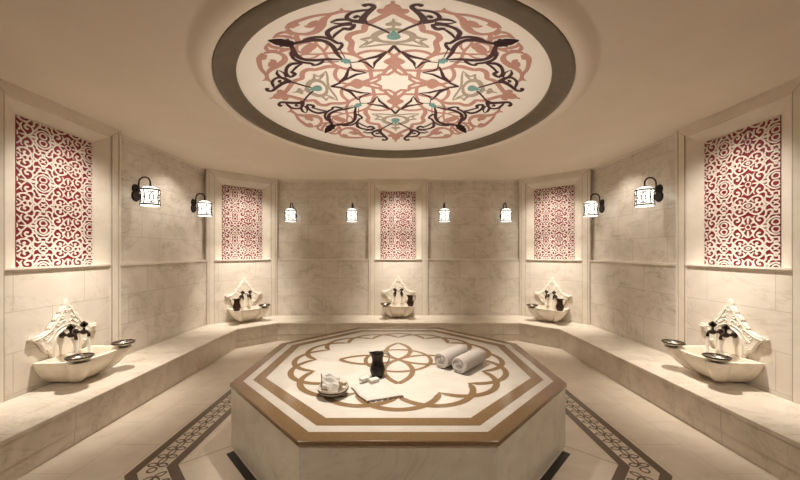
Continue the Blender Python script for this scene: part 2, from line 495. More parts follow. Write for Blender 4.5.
# darts near the centre
def c5(*a): return [med(385 + x / 4.3625, y / 4.3625) for x, y in a]
st('dark', c5((84, 228), (104, 240), (128, 250), (160, 257), (205, 268)), [.02, .034, .032, .026, .012])
st('dark', c5((205, 268), (170, 276), (142, 300), (136, 276), (120, 262), (88, 234)), [.012, .026, .02, .028, .028, .02], sm=False)
st('dark', c1((95, 372), (145, 425)), .026)
st('dark', c1((95, 380), (60, 412)), .02)
st('dark', c3((520, 95), (640, 100)), .008)
st('dark', c3((355, 97), (450, 104)), .010)
# grey buds
bl('grey', c1((88, 170), (98, 168), (115, 190), (158, 206), (145, 221), (110, 221), (88, 236)))
st('grey', c1((95, 242), (170, 262), (235, 288), (240, 318), (180, 342), (60, 352)), [.03, .045, .05, .05, .03, .02])
st('grey', c1((240, 300), (300, 318), (352, 325), (300, 342), (366, 386)), [.03, .024, .012, .02, .010])
st('grey', c1((60, 356), (180, 366), (280, 378), (366, 386)), [.024, .022, .02, .01])
st('grey', c1((250, 335), (290, 355), (320, 372)), [.02, .02, .01])
bl('teal', c1((85, 258), (95, 252), (120, 275), (150, 300), (138, 320), (85, 322)))
bl('teal2', [pol(.55, 45), pol(.565, 47.5), pol(.59, 49), pol(.605, 47.5), pol(.625, 48.5), pol(.645, 45), pol(.625, 41.5), pol(.605, 42.5), pol(.59, 41), pol(.565, 42.5)])
med_root = empty('ceiling_medallion', 'round painted arabesque rosette in rose, maroon, grey and teal on the ceiling dome', 'ceiling rosette', (PCX, PCY, 0))
def merged(*ms):
    o = MB()
    for q in ms:
        b = len(o.v); o.v += q.v; o.f += [tuple(b + i for i in f) for f in q.f]; o.m += q.m
    return o
merged(*layers['rose']).build('rose_scrollwork', M_rose, med_root, fixn=False)
merged(*layers['dark']).build('maroon_scrollwork', M_dark, med_root, fixn=False)
for k in range(4):
    merged(layers['grey'][2 * k], layers['grey'][2 * k + 1]).build('grey_bud', M_grey, med_root, fixn=False)
    merged(layers['teal'][2 * k], layers['teal'][2 * k + 1]).build('teal_bud', M_teal, med_root, fixn=False)
    layers['teal2'][2 * k].build('teal_bud', M_teal, med_root, fixn=False)

# ------------------------------------------------------------------ walls
DL0, DL1 = 1.478, 1.507
REC = 0.075
def wall_obj(name, p0, p1, pieces, label):
    """pieces(mb) draws in local u (x), outward (+y), z"""
    a = math.atan2(p1[1] - p0[1], p1[0] - p0[0])
    return a
def bays(mb, uc, half, mi_bay=1, mi_trim=2):
    """niche bay centred at uc: two posts, header, splayed jambs, lower panel"""
    pil, ph, pz0, pz1 = 0.125, 0.37, DL1 + 0.005, 2.915
    i0 = half - pil
    for s in (-1, 1):
        a, b = sorted((uc + s * half, uc + s * i0))
        mb.box(a, b, -0.018, 0.16, 0, CH, mi_trim)
        a, b = sorted((uc + s * (half - 0.012), uc + s * (half - 0.03)))
        mb.box(a, b, -0.025, 0.0, 0.34, CH, mi_trim)
    mb.box(uc - i0, uc + i0, -0.018, 0.16, CH - 0.105, CH, mi_trim)
    for s in (-1, 1):      # mitred joint of post and header
        mb.add([(uc + s * half, -.0185, CH), (uc + s * (half - .005), -.0185, CH), (uc + s * (i0 - .003), -.0185, CH - .103), (uc + s * (i0 + .003), -.0185, CH - .105)], [(0, 1, 2, 3)], 3)
    for s in (-1, 1):
        for w_, g_ in ((half - .036, .006), (i0 + .004, .005)):
            mb.box(min(uc + s * w_, uc + s * (w_ - g_)), max(uc + s * w_, uc + s * (w_ - g_)), -.0186, -.010, .34, CH - (.03 if w_ > i0 + .01 else .105), 3)
    # lower field under the sill
    mb.box(uc - i0, uc + i0, 0.012, 0.16, 0, DL0, mi_bay)
    # back of the niche
    mb.box(uc - i0, uc + i0, REC + 0.012, 0.16, DL0, CH, mi_trim)
    # splays
    zt = CH - 0.105
    e = 0.006
    for s in (-1, 1):
        q = [(uc + s * i0, -0.004, DL1), (uc + s * i0, -0.004, zt), (uc + s * (i0 - .02), -0.004, zt - .02), (uc + s * (i0 - .02), -0.004, DL1)]
        mb.add(q, [(0, 1, 2, 3)], mi_trim)
        q = [(uc + s * (i0 - .02), -0.004, DL1), (uc + s * (i0 - .02), -0.004, zt - .02), (uc + s * ph, REC, pz1), (uc + s * ph, REC, DL1)]
        mb.add(q, [(0, 1, 2, 3)], mi_trim)
        mb.add([(uc + s * ph, REC, DL1), (uc + s * ph, REC, pz1), (uc + s * ph, REC + .02, pz1), (uc + s * ph, REC + .02, DL1)], [(0, 1, 2, 3)], mi_trim)
    mb.add([(uc - i0, -0.004, zt), (uc + i0, -0.004, zt), (uc + i0 - .02, -0.004, zt - .02), (uc - i0 + .02, -0.004, zt - .02)], [(0, 1, 2, 3)], mi_trim)
    mb.add([(uc - i0 + .02, -0.004, zt - .02), (uc + i0 - .02, -0.004, zt - .02), (uc + ph, REC, pz1), (uc - ph, REC, pz1)], [(0, 1, 2, 3)], mi_trim)
    # sill
    mb.box(uc - i0, uc + i0, -0.010, REC + 0.02, DL1 - .018, DL1, mi_trim)
    mb.box(uc - i0, uc + i0, 0.0, REC + 0.02, DL0 - .01, DL1 - .018, mi_trim)
def panel(mb, u0, u1, ext0=0.0, ext1=0.0):
    mb.box(u0, u1, 0.0, 0.16, 0, DL0, 0)
    mb.box(u0 - ext0, u1 + ext1, REC, 0.16, DL1, CH, 0)
    mb.box(u0 - ext0, u1 + ext1, -0.012, 0.16, DL0, DL1, 2)
    mb.box(u0 - ext0, u1 + ext1, REC - 0.012, REC + .01, CH - 0.03, CH, 2)

WM = [M_wall, M_bay, M_trim, simple('mitre_joint', (0.36, 0.30, 0.23), 0.7)]
niches = []   # (world position on wall, rotation) of every bay centre
def frame(p0, p1):
    d = math.hypot(p1[0] - p0[0], p1[1] - p0[1])
    return d, math.atan2(p1[1] - p0[1], p1[0] - p0[0])
def finish(mb, name, p0, a, label):
    tag(mb.build(name, WM, loc=(p0[0], p0[1], 0), rz=a), label, 'wall', kind='structure')

SB = 3.34   # side bay centre (y)
p0, p1 = (-XW, YF), (-XW, CHY); d, a = frame(p0, p1); mb = MB()
uc = SB - YF
panel(mb, 0, uc - 0.655); bays(mb, uc, 0.655); panel(mb, uc + 0.655, d, 0, 0.1)
finish(mb, 'wall_left', p0, a, 'left marble wall with one patterned niche'); niches.append((p0, a, uc))
p0, p1 = (-XW, CHY), (-CHX, YB); d, a = frame(p0, p1); mb = MB()
bays(mb, d / 2, d / 2)
finish(mb, 'wall_back_left', p0, a, 'slanted corner wall with niche at back left'); niches.append((p0, a, d / 2))
p0, p1 = (-CHX, YB), (CHX, YB); d, a = frame(p0, p1); mb = MB()
panel(mb, 0, d / 2 - 0.615, .1, 0); bays(mb, d / 2, 0.615); panel(mb, d / 2 + 0.615, d, 0, .1)
finish(mb, 'wall_back', p0, a, 'back marble wall with central patterned niche'); niches.append((p0, a, d / 2))
p0, p1 = (CHX, YB), (XW, CHY); d, a = frame(p0, p1); mb = MB()
bays(mb, d / 2, d / 2)
finish(mb, 'wall_back_right', p0, a, 'slanted corner wall with niche at back right'); niches.append((p0, a, d / 2))
p0, p1 = (XW, CHY), (XW, YF); d, a = frame(p0, p1); mb = MB()
uc = CHY - SB
panel(mb, 0, uc - 0.655, .1, 0); bays(mb, uc, 0.655); panel(mb, uc + 0.655, d)
finish(mb, 'wall_right', p0, a, 'right marble wall with one patterned niche'); niches.append((p0, a, uc))
p0, p1 = (XW, YF), (-XW, YF); d, a = frame(p0, p1); mb = MB()
mb.box(0, d, 0, 0.16, 0, CH, 0)
finish(mb, 'wall_front', p0, a, 'plain marble wall at the entrance side')

# ------------------------------------------------------------------ red and white fretwork panels
PW, PH = 0.37, 1.405
def fret_mesh():
    cw, ch = 0.24, 0.215
    Q = []   # strokes in a quarter cell, s 0..1, t 0..1, width in metres
    def q(pts, w0, w1=None, n=5):
        w1 = w0 if w1 is None else w1
        L = len(pts)
        Q.append(catmull([(s * cw, t * ch, .62 * (w0 + (w1 - w0) * i / (L - 1))) for i, (s, t) in enumerate(pts)], n))
    q([(1 + .10 * math.cos(a), .11 * math.sin(a)) for a in [PI / 2 + k * PI / 8 for k in range(5)]], .016)
    q([(1, .17), (1, .24), (1, .36)], .012, .034)
    q([(1, .36), (1, .43), (1, .52)], .034, .010)
    q([(.88, .14), (.80, .24)], .024, .030)
    q([(.84, 0), (.74, 0), (.60, 0)], .014, .03)
    q([(.97, .50), (.86, .38), (.78, .24), (.66, .10), (.60, 0)], .014, .024)
    q([(1, .80), (.86, .64), (.68, .58), (.52, .64), (.45, .78), (.53, .90), (.66, .88), (.70, .78), (.63, .73)], .022, .030)
    q([(.60, 0), (.45, .10), (.37, .26), (.43, .42), (.57, .46), (.66, .37), (.60, .28), (.53, .30)], .022, .028)
    q([(0, .30), (.10, .24), (.13, .12), (.06, .05), (0, .05)], .018, .020)
    q([(0, .40), (.14, .34), (.26, .22), (.27, .08), (.20, 0)], .020, .024)
    q([(.20, 0), (.35, .03), (.60, 0)], .018)
    q([(.37, .26), (.26, .36), (.22, .46), (.10, .52), (0, .50)], .026, .020)
    q([(.43, .42), (.34, .52), (.33, .64), (.22, .72), (.12, .68), (.12, .58), (.19, .56)], .024, .026)
    q([(.33, .64), (.38, .78), (.34, .92), (.20, 1.0)], .022, .024)
    q([(.57, .46), (.60, .53), (.68, .58)], .024)
    q([(0, .80), (.10, .84), (.20, 1.0)], .024, .022)
    q([(0, .66), (.05, .74), (0, .84)], .022)
    q([(0, 1.0), (.09, .93)], .02, .014)
    q([(.45, .78), (.44, .92), (.36, 1.0)], .024, .020)
    q([(.53, .90), (.58, 1.0)], .024, .026)
    q([(.78, 1.0), (.84, .90), (1.0, .84)], .024, .018)
    q([(.66, .88), (.78, 1.0)], .022, .020)
    q([(1.0, .93), (.92, 1.0)], .016)
    q([(.78, .24), (.80, .40), (.74, .50)], .026, .010)
    q([(.86, .64), (.84, .76), (.78, .82)], .026, .010)
    q([(.26, .22), (.34, .14), (.40, .17)], .02, .010)
    mb = MB()
    ax = -PW + 0.226          # axis A; B lies cw further
    top = PH - 0.155          # a star row
    def zz(x, y): return 0.0
    for ci in range(-2, 4):
        for ri in range(-1, 6):
            for sx in (1, -1):
                for sy in (1, -1):
                    for k, pts in enumerate(Q):
                        P = [(ax + ci * 2 * cw + sx * x, top - ri * 2 * ch + sy * y, w) for x, y, w in pts]
                        if min(p[0] for p in P) > PW or max(p[0] for p in P) < -PW or min(p[1] for p in P) > PH or max(p[1] for p in P) < 0: continue
                        mb.ribbon(P, zz, thick=0.006)
    for ci in (-1, 0, 1):
        pass
    mb.v = [(x, -z - 0.0, y) for x, y, z in mb.v]
    me = bpy.data.meshes.new('fretwork'); me.from_pydata(mb.v, [], mb.f)
    bm = bmesh.new(); bm.from_mesh(me)
    for co, no in (((PW, 0, 0), (1, 0, 0)), ((-PW, 0, 0), (-1, 0, 0)), ((0, 0, PH), (0, 0, 1)), ((0, 0, 0), (0, 0, -1))):
        bmesh.ops.bisect_plane(bm, geom=list(bm.verts) + list(bm.edges) + list(bm.faces), plane_co=co, plane_no=no, clear_outer=True)
    bm.to_mesh(me); bm.free()
    me.materials.append(M_fret)
    return me
fm = fret_mesh()
plab = ['tall red and white carved panel in the niche on the left wall', 'red and white carved panel in the slanted back left niche',
        'red and white carved panel in the niche at the centre of the back wall', 'red and white carved panel in the slanted back right niche',
        'tall red and white carved panel in the niche on the right wall']
def wpos(p0, a, u, w, z):     # w = distance into the room
    return (p0[0] + math.cos(a) * u + math.sin(a) * w, p0[1] + math.sin(a) * u - math.cos(a) * w, z)
first = None
for (p0, a, u), lab in zip(niches, plab):
    loc = wpos(p0, a, u, -REC + 0.012, DL1 + 0.002)
    if first is None:
        first = empty('fretwork_panel', lab, 'wall panel', loc, a, 'red and white niche panels')
        m1 = MB(); m1.box(-PW, PW, 0.008, 0.022, 0, PH); m1.build('backing_board', M_red, first)
        o = bpy.data.objects.new('fretwork', fm); COL.objects.link(o); o.parent = first; o.location = (0, 0.002, 0)
    else:
        dup(first, loc, a, lab)

# ------------------------------------------------------------------ bench round the walls
def offpoly(d):
    """wall line moved d into the room (mitred)"""
    W = [(-XW, YF + .002), (-XW, CHY), (-CHX, YB), (CHX, YB), (XW, CHY), (XW, YF + .002)]
    out = []
    for i, p in enumerate(W):
        dirs = []
        if i > 0: dirs.append((p[0] - W[i - 1][0], p[1] - W[i - 1][1]))
        if i < len(W) - 1: dirs.append((W[i + 1][0] - p[0], W[i + 1][1] - p[1]))
        ns = []
        for dx, dy in dirs:
            l = math.hypot(dx, dy); ns.append((dy / l, -dx / l))
        if len(ns) == 1: out.append((p[0] + ns[0][0] * d, p[1] + ns[0][1] * d))
        else:
            bx, by = ns[0][0] + ns[1][0], ns[0][1] + ns[1][1]; l = math.hypot(bx, by); bx, by = bx / l, by / l
            k = d / (bx * ns[0][0] + by * ns[0][1]); out.append((p[0] + bx * k, p[1] + by * k))
    return out
bench = empty('marble_bench', 'long low marble bench running round the walls under the basins', 'bench', (0, YB - 0.35, 0))
def strip(d0, d1, z0, z1, name, mat, bev=0.0):
    A, B = offpoly(d0), offpoly(d1)
    m_ = MB(); n = len(A)
    vs = []
    for P in (A, B):
        for z in (z0, z1): vs += [(x, y - (YB - 0.35), z) for x, y in P]
    fs = []
    for i in range(n - 1):
        fs.append((n + i, n + i + 1, 3 * n + i + 1, 3 * n + i))      # top
        fs.append((2 * n + i, 2 * n + i + 1, 3 * n + i + 1, 3 * n + i))  # front
        fs.append((i, i + 1, n + i + 1, n + i)); fs.append((i, i + 1, 2 * n + i + 1, 2 * n + i))
    for i in (0, n - 1): fs.append((i, n + i, 3 * n + i, 2 * n + i))
    m_.add(vs, fs)
    return m_.build(name, mat, bench, bevel=bev)
strip(0.0, 0.704, 0.30, 0.34, 'seat_slab', M_bench, 0.008)
strip(0.0, 0.694, 0.122, 0.30, 'fascia', M_bench)
strip(0.0, 0.684, 0.0, 0.116, 'plinth', M_bench)
strip(0.0, 0.676, 0.116, 0.122, 'shadow_joint', M_brown_d)

# ------------------------------------------------------------------ central platform
PA = 1.429
def ocp(a): return octo(a, a * 1.41421)
plat = empty('marble_platform', 'large octagonal marble platform with brown inlaid bands at the centre of the room', 'platform', (0, YC - 0.012, 0))
TZ = 0.541
mb = MB(); mb.prism(ocp(PA - 0.012), 0.0, TZ - 0.034); mb.build('body', M_body, plat)
mb = MB()
mb.prism(ocp(PA), TZ - 0.034, TZ - 0.001, 0)
mb.build('top_slab', M_brown, plat, bevel=0.008, seg=3)
mb = MB()
z = TZ
ringpoly(mb, ocp(PA - .096), ocp(PA - .168), z, 0)
mb.add([(x, y, z) for x, y in ocp(PA - .262)], [tuple(range(8))], 0)
mb.build('white_field', M_slab, plat, fixn=False)
mb = MB()
z1 = TZ + 0.0012
ringpoly(mb, ocp(PA - .168), ocp(PA - .262), z1, 0)
zf = lambda x, y: z1
RT, RO = 0.845, 1.055
hc = RT * math.sin(math.radians(22.5)); sag = RO - RT * math.cos(math.radians(22.5)); rr = (hc * hc + sag * sag) / (2 * sag)
half = math.asin(min(1, hc / rr)) if sag < rr else PI - math.asin(hc / rr)
for k in range(16):
    th = k * PI / 8
    pts = []
    for j in range(25):
        t = -half * 1.03 + 2.06 * half * j / 24
        rad_, tan_ = RO - rr + rr * math.cos(t), rr * math.sin(t)
        wj = 0.054 if 1 < j < 23 else (0.03 if j in (1, 23) else 0.004)
        pts.append((rad_ * math.sin(th) + tan_ * math.cos(th), rad_ * math.cos(th) - tan_ * math.sin(th), wj))
    mb.ribbon(pts, zf)
mb.ribbon([(.335 * math.cos(2 * PI * k / 64), .335 * math.sin(2 * PI * k / 64)) for k in range(64)], zf, .042, closed=True)
pr_ = (.3 ** 2 + .135 ** 2) / (2 * .135); ph_ = math.asin(.3 / pr_)
for k in range(4):
    for sg in (1, -1):
        pts = []
        for j in range(21):
            t = -ph_ + 2 * ph_ * j / 20
            a_, b_ = .3 + pr_ * math.sin(t), sg * (.135 - pr_ + pr_ * math.cos(t))
            c, s = math.cos(k * PI / 2), math.sin(k * PI / 2)
            pts.append((a_ * c - b_ * s, a_ * s + b_ * c, .05))
        mb.ribbon(pts, zf)
mb.build('inlay', M_brown, plat, fixn=False)

# black drain slots beside the two near slanted faces
for s, lab in ((-1, 'black drain slot in the floor along the left slanted face of the platform'), (1, 'black drain slot in the floor along the right slanted face of the platform')):
    o = empty('floor_drain', lab, 'drain', (s * 1.0, YC - 1.0, 0), s * PI / 4, 'floor drains at the platform')
    L = 0.50
    m_ = MB(); m_.box(-L, L, -0.035, 0.022, 0.0025, 0.006)
    ob = m_.build('grate', M_grate, o)
    # centre of the slanted face, slightly outside it
    fx = (PA - 0.012) * math.cos(PI / 4); k = 0.03 / 1.4142
    o.location = (s * (fx + k), YC - 0.012 - (fx + k), 0)

# ------------------------------------------------------------------ wall lanterns
def make_lantern(label):
    r = empty('lantern', label, 'wall lamp', group='iron and glass wall lanterns')
    # local: wall at y=0, room towards -y, z=0 at plate centre
    m_ = MB()
    for zc, rr_ in ((0.05, 0.066), (-0.05, 0.074)):
        vs = [(rr_ * math.cos(2 * PI * k / 24), 0, zc + rr_ * math.sin(2 * PI * k / 24)) for k in range(24)]
        v2 = [(x * .82, -0.018, zc + (zz_ - zc) * .82) for x, _, zz_ in vs]
        m_.add(vs + v2, [tuple(range(24, 48))] + [(k, (k + 1) % 24, 24 + (k + 1) % 24, 24 + k) for k in range(24)])
    m_.box(-.03, .03, -.016, 0, -.05, .05)
    m_.build('back_plate', M_iron, r, smooth=40)
    m_ = MB()
    pts = [(0, -0.012, 0.02), (0, -0.035, 0.03), (0, -0.042, 0.06), (0, -0.042, 0.13)]
    pts += [(0, -0.042 - 0.0775 * (1 - math.cos(t)), 0.13 + 0.0775 * math.sin(t)) for t in [PI * k / 14 for k in range(1, 15)]]
    pts += [(0, -0.197, 0.11), (0, -0.197, 0.085)]
    m_.tube(pts, 0.0105, 10)
    m_.lathe([(.001, .104), (.014, .102), (.018, .096), (.012, .089), (.024, .084), (.024, .076), (.001, .074)], 16, (0, -.197, 0))
    m_.build('arm', M_iron, r, smooth=50)
    c = (0, -0.197, -0.05)
    m_ = MB()
    m_.lathe([(.004, .135), (.04, .129), (.075, .115), (.10, .097), (.106, .082), (.100, .035), (.096, 0), (.099, -.04), (.103, -.09), (.108, -.11), (.106, -.127), (.10, -.132), (.004, -.132)], 32, c)
    m_.build('glass_shade', M_glass, r, smooth=60, weld=True)
    m_ = MB()
    for zz_, rr_, hh in ((.084, .113, .010), (-.115, .116, .010)):
        m_.lathe([(rr_ - .008, zz_ - hh), (rr_, zz_ - hh), (rr_ + .002, zz_), (rr_, zz_ + hh), (rr_ - .008, zz_ + hh)], 32, c)
    def on(a, zz_):
        t = abs(zz_ + .02) / .085
        rr_ = .102 + .010 * min(1, t) ** 1.5
        return (c[0] + rr_ * math.cos(a), c[1] + rr_ * math.sin(a), c[2] + zz_)
    for k in range(4):
        a0 = -PI / 2 + k * PI / 2
        m_.tube([on(a0, zz_) for zz_ in (-.11, -.06, -.02, .02, .08)], .0075, 6)
        m_.tube([on(a0 + d_, -.02) for d_ in (-.16, -.08, 0, .08, .16)], [.004, .011, .016, .011, .004], 6)
        a1 = a0 + PI / 4
        for sg in (1, -1):
            m_.tube([on(a1 + sg * (.30 - .5 * abs(math.cos(t))) , -.02 + .075 * math.sin(t)) for t in [-PI / 2 + PI * q_ / 12 for q_ in range(13)]], .0052, 5)
            m_.tube([on(a1 + sg * .30 + sg * .10 * math.cos(t), -.02 + .028 * math.sin(t)) for t in [PI * .3 + PI * 1.4 * q_ / 10 for q_ in range(11)]], .0058, 5)
            m_.tube([on(a1 + sg * d_, .058 - .05 * (d_ / .6) ** 2) for d_ in (.0, .2, .4, .6)], .0052, 5)
            m_.tube([on(a1 + sg * d_, -.095 + .045 * (d_ / .6) ** 2) for d_ in (.0, .2, .4, .6)], .0052, 5)
    m_.build('iron_cage', M_iron, r, smooth=50)
    return r
LZ0 = CAMZ + 0.80
pos = [((-2.19, YB + REC - 0.0), 0.0, 'iron wall lantern at the far left end of the back wall'),
       ((-0.94, YB + REC), 0.0, 'iron wall lantern just left of the central niche'),
       ((0.94, YB + REC), 0.0, 'iron wall lantern just right of the central niche'),
       ((2.19, YB + REC), 0.0, 'iron wall lantern at the far right end of the back wall'),
       ((-XW - REC, 4.33), PI / 2, 'nearer iron wall lantern on the left wall'),
       ((-XW - REC, 5.55), PI / 2, 'farther iron wall lantern on the left wall, beside the slanted niche'),
       ((XW + REC, 4.36), -PI / 2, 'nearer iron wall lantern on the right wall'),
       ((XW + REC, 5.58), -PI / 2, 'farther iron wall lantern on the right wall, beside the slanted niche')]
first = None
for (x, y), rz, lab in pos:
    if first is None:
        first = make_lantern(lab); first.location = (x, y, LZ0); first.rotation_euler = (0, 0, rz)
    else:
        dup(first, (x, y, LZ0), rz, lab)

# ------------------------------------------------------------------ basins, crests, taps, streams
BZ, BH = 0.34, 0.255
def basin_outline():
    h = [(0.0, .445), (.06, .443), (.12, .432), (.155, .42)]
    for k in range(8):
        t = math.radians(122 - k * 21)
        h.append((.238 + .088 * math.cos(t), .395 + .088 * math.sin(t)))
    h += [(.285, .30), (.292, .22), (.30, .12), (.302, .05), (.30, .0)]
    left = [(-x, y) for x, y in reversed(h[1:])]
    return left + h      # from back-left round the front to back-right
def make_basin(label):
    r = empty('marble_basin', label, 'basin', group='carved marble basins on the bench')
    O = basin_outline(); n = len(O)
    rows = []
    prof = [(0.0, .30), (.008, .40), (.028, .52), (.06, .64), (.10, .76), (.15, .865), (.20, .945), (.25, .998), (.255, 1.0), (.255, 1.0)]
    m_ = MB()
    for z_, s_ in prof[:-1]:
        rows.append([(x * s_, -y * (0.25 + .75 * s_) if s_ < 1 else -y, z_) for x, y in O])
    # inner well
    cx, cy = 0.0, .215
    I = []
    for x, y in O:
        xx = max(-.25, min(.25, x * .86)); yy = max(.05, min(.385, y * .84 + .03))
        I.append((xx, yy))
    rows.append([(x, -y, .255) for x, y in I])
    rows.append([(x * .96, -(cy + (y - cy) * .96), .235) for x, y in I])
    rows.append([(x * .82, -(cy + (y - cy) * .82), .13) for x, y in I])
    rows.append([(x * .55, -(cy + (y - cy) * .55), .085) for x, y in I])
    vs = [p for row in rows for p in row]; fs = []
    for i in range(len(rows) - 1):
        for k in range(n):
            l = (k + 1) % n
            fs.append((i * n + k, i * n + l, (i + 1) * n + l, (i + 1) * n + k))
    fs.append(tuple(range(n - 1, -1, -1))); fs.append(tuple((len(rows) - 1) * n + k for k in range(n)))
    m_.add(vs, fs)
    m_.build('bowl', M_basin, r, smooth=32)
    return r
def make_crest(label):
    r = empty('carved_crest', label, 'wall carving', group='carved marble crests behind the taps')
    # half outline (x, z) above basin rim, from top down
    H = [(0, .60), (.010, .585), (.022, .555), (.024, .53), (.052, .515), (.072, .48), (.068, .455), (.10, .445), (.125, .41), (.118, .385), (.15, .372), (.175, .335), (.170, .315),
         (.21, .305), (.24, .285), (.285, .278), (.325, .285), (.338, .265), (.322, .245), (.285, .228), (.255, .20), (.235, .16), (.215, .12), (.185, .09), (.15, .07), (.14, .032)]
    O = H + [(-x, z_) for x, z_ in reversed(H[1:])]
    n = len(O); m_ = MB()
    T = .034
    vs = [(x, 0, z_) for x, z_ in O] + [(x, -T + .006, z_) for x, z_ in O] + [(x * .965, -T, .26 + (z_ - .26) * .97) for x, z_ in O]
    fs = [(k, (k + 1) % n, n + (k + 1) % n, n + k) for k in range(n)] + [(n + k, n + (k + 1) % n, 2 * n + (k + 1) % n, 2 * n + k) for k in range(n)]
    m_.add(vs, fs); b = len(m_.v) - n
    m_.f.append(tuple(b + k for k in range(n))); m_.m.append(0)
    m_.build('plaque', M_carve, r, smooth=30)
    # raised arch and scroll relief
    m_ = MB()
    def tb(pts, rad=.005):
        m_.tube([(x, -T - .001, z_) for x, z_ in catmull(pts, 4)], rad * 1.45, 6)
    tb([(-.13, .03), (-.13, .16), (-.10, .25), (0, .305), (.10, .25), (.13, .16), (.13, .03)], .007)
    for s in (1, -1):
        for cx_, cz_, rr_, dirn in ((.035, .36, .03, 1), (.09, .36, .024, -1), (.05, .425, .026, -1), (.022, .475, .022, 1), (.145, .29, .028, 1), (.20, .25, .026, -1), (.17, .20, .022, 1), (.255, .245, .02, 1), (.175, .135, .02, -1)):
            tb([(s * (cx_ + rr_ * (1 - .14 * k_) * math.cos(dirn * k_ * .8)), cz_ + rr_ * (1 - .14 * k_) * math.sin(dirn * k_ * .8)) for k_ in range(7)], .0045)
        tb([(s * .01, .53), (s * .045, .47), (s * .08, .41), (s * .12, .36), (s * .17, .30), (s * .24, .262), (s * .31, .25)], .004)
        tb([(s * .005, .34), (s * .06, .325), (s * .115, .29), (s * .16, .23), (s * .20, .20)], .004)
    m_.build('relief', M_carve, r, smooth=60)
    return r
def make_tap(label):
    r = empty('basin_tap', label, 'tap', group='dark bronze taps over the basins')
    m_ = MB()
    Ry = Matrix.Rotation(PI / 2, 4, 'X')   # lathe axis z -> -y
    m_.lathe([(.001, .0), (.030, .0), (.031, .008), (.022, .016), (.014, .02), (.012, .03), (.001, .03)], 20)
    m_.xform(Ry); m_.build('flange', M_bronze, r, smooth=40)
    m_ = MB()
    m_.lathe([(.011, .02), (.013, .04), (.013, .06), (.024, .072), (.027, .09), (.024, .108), (.015, .12), (.013, .135), (.001, .138)], 20)
    m_.xform(Ry)
    m_.tube([(0, -.118, 0), (0, -.135, -.006), (0, -.142, -.022), (0, -.142, -.046)], [.012, .013, .013, .015], 12)
    m_.build('body', M_bronze, r, smooth=40)
    m_ = MB()
    m_.lathe([(.012, .015), (.010, .04), (.016, .044), (.009, .052), (.009, .06), (.001, .06)], 16, (0, -.09, 0))
    # diamond shaped key on top
    for ang in (0, PI / 2):
        c, s = math.cos(ang), math.sin(ang)
        q = [(-.042, .080), (-.018, .056), (.018, .056), (.042, .080), (.0, .114)]
        vs = []
        for t in (-.008, .008):
            vs += [(x * c - t * s, -.09 + x * s + t * c, z_) for x, z_ in q]
        m_.add(vs, [(0, 1, 2, 3, 4), (9, 8, 7, 6, 5)] + [(k, (k + 1) % 5, 5 + (k + 1) % 5, 5 + k) for k in range(5)])
    m_.build('handle', M_bronze, r, smooth=35)
    return r
def make_stream(label):
    m_ = MB()
    m_.tube([(0, 0, 0), (0, -.002, -.06), (0, -.003, -.14), (0, -.003, -.27)], [.012, .011, .011, .013], 10)
    o = m_.build('water_stream', M_water, smooth=60)
    return tag(o, label, 'water', 'water streams from the taps', 'thing')
def make_bowl(label):
    r = empty('metal_bowl', label, 'bowl', group='tinned metal bowls on the basins')
    m_ = MB()
    m_.lathe([(.001, .0), (.04, .0), (.045, .004), (.075, .018), (.095, .036), (.100, .052), (.097, .052), (.092, .038), (.07, .022), (.04, .009), (.001, .008)], 36)
    m_.lathe([(.022, .010), (.018, .018), (.001, .021)], 20)
    m_.build('dish', M_steel, r, smooth=45, weld=True)
    m_ = MB()
    m_.lathe([(.097, .046), (.104, .046), (.106, .052), (.104, .057), (.096, .057), (.095, .052), (.097, .046)], 36)
    m_.build('rim', M_bronze, r, smooth=60)
    return r
def make_jug(name, label, group, mat, hmat, cat='jug'):
    r = empty(name, label, cat, group=group)
    def sp(x, y, z_, a):
        if z_ > .165:   # pull a spout towards -x
            k = max(0, math.cos(a - PI)) ** 6 * (z_ - .165) / .045
            return (x - .022 * k, y * (1 - .25 * k), z_ + .012 * k)
        return (x, y, z_)
    m_ = MB()
    m_.lathe([(.001, 0), (.050, 0), (.054, .006), (.050, .012), (.060, .032), (.067, .055), (.067, .075), (.060, .10), (.051, .125), (.047, .148), (.049, .175), (.055, .203), (.057, .21),
              (.052, .207), (.044, .175), (.042, .15), (.046, .125), (.052, .09), (.05, .04), (.001, .02)], 36, fn=sp)
    m_.build('body', mat, r, smooth=50, weld=True)
    m_ = MB()
    m_.tube(catmull([(.050, 0, .198), (.080, 0, .207), (.103, 0, .188), (.104, 0, .15), (.090, 0, .115), (.062, 0, .085)], 5), .0075, 8)
    m_.build('handle', hmat, r, smooth=60)
    for zz_, rr_ in ((.065, .067), (.15, .047)):
        m_ = MB()
        m_.tube([(rr_ * math.cos(2 * PI * k / 32), rr_ * math.sin(2 * PI * k / 32), zz_) for k in range(32)], .0032, 6, closed=True)
        m_.build('band', mat, r, smooth=60)
    return r
where = ['on the left wall', 'in the slanted back left corner', 'at the middle of the back wall', 'in the slanted back right corner', 'on the right wall']
bfirst = cfirst = tfirst = sfirst = wfirst = jfirst = None
fit = [('B', 'B'), ('J', 'B'), ('B', 'J'), ('B', 'J'), ('B', 'B')]   # what stands at each basin's left and right front corner
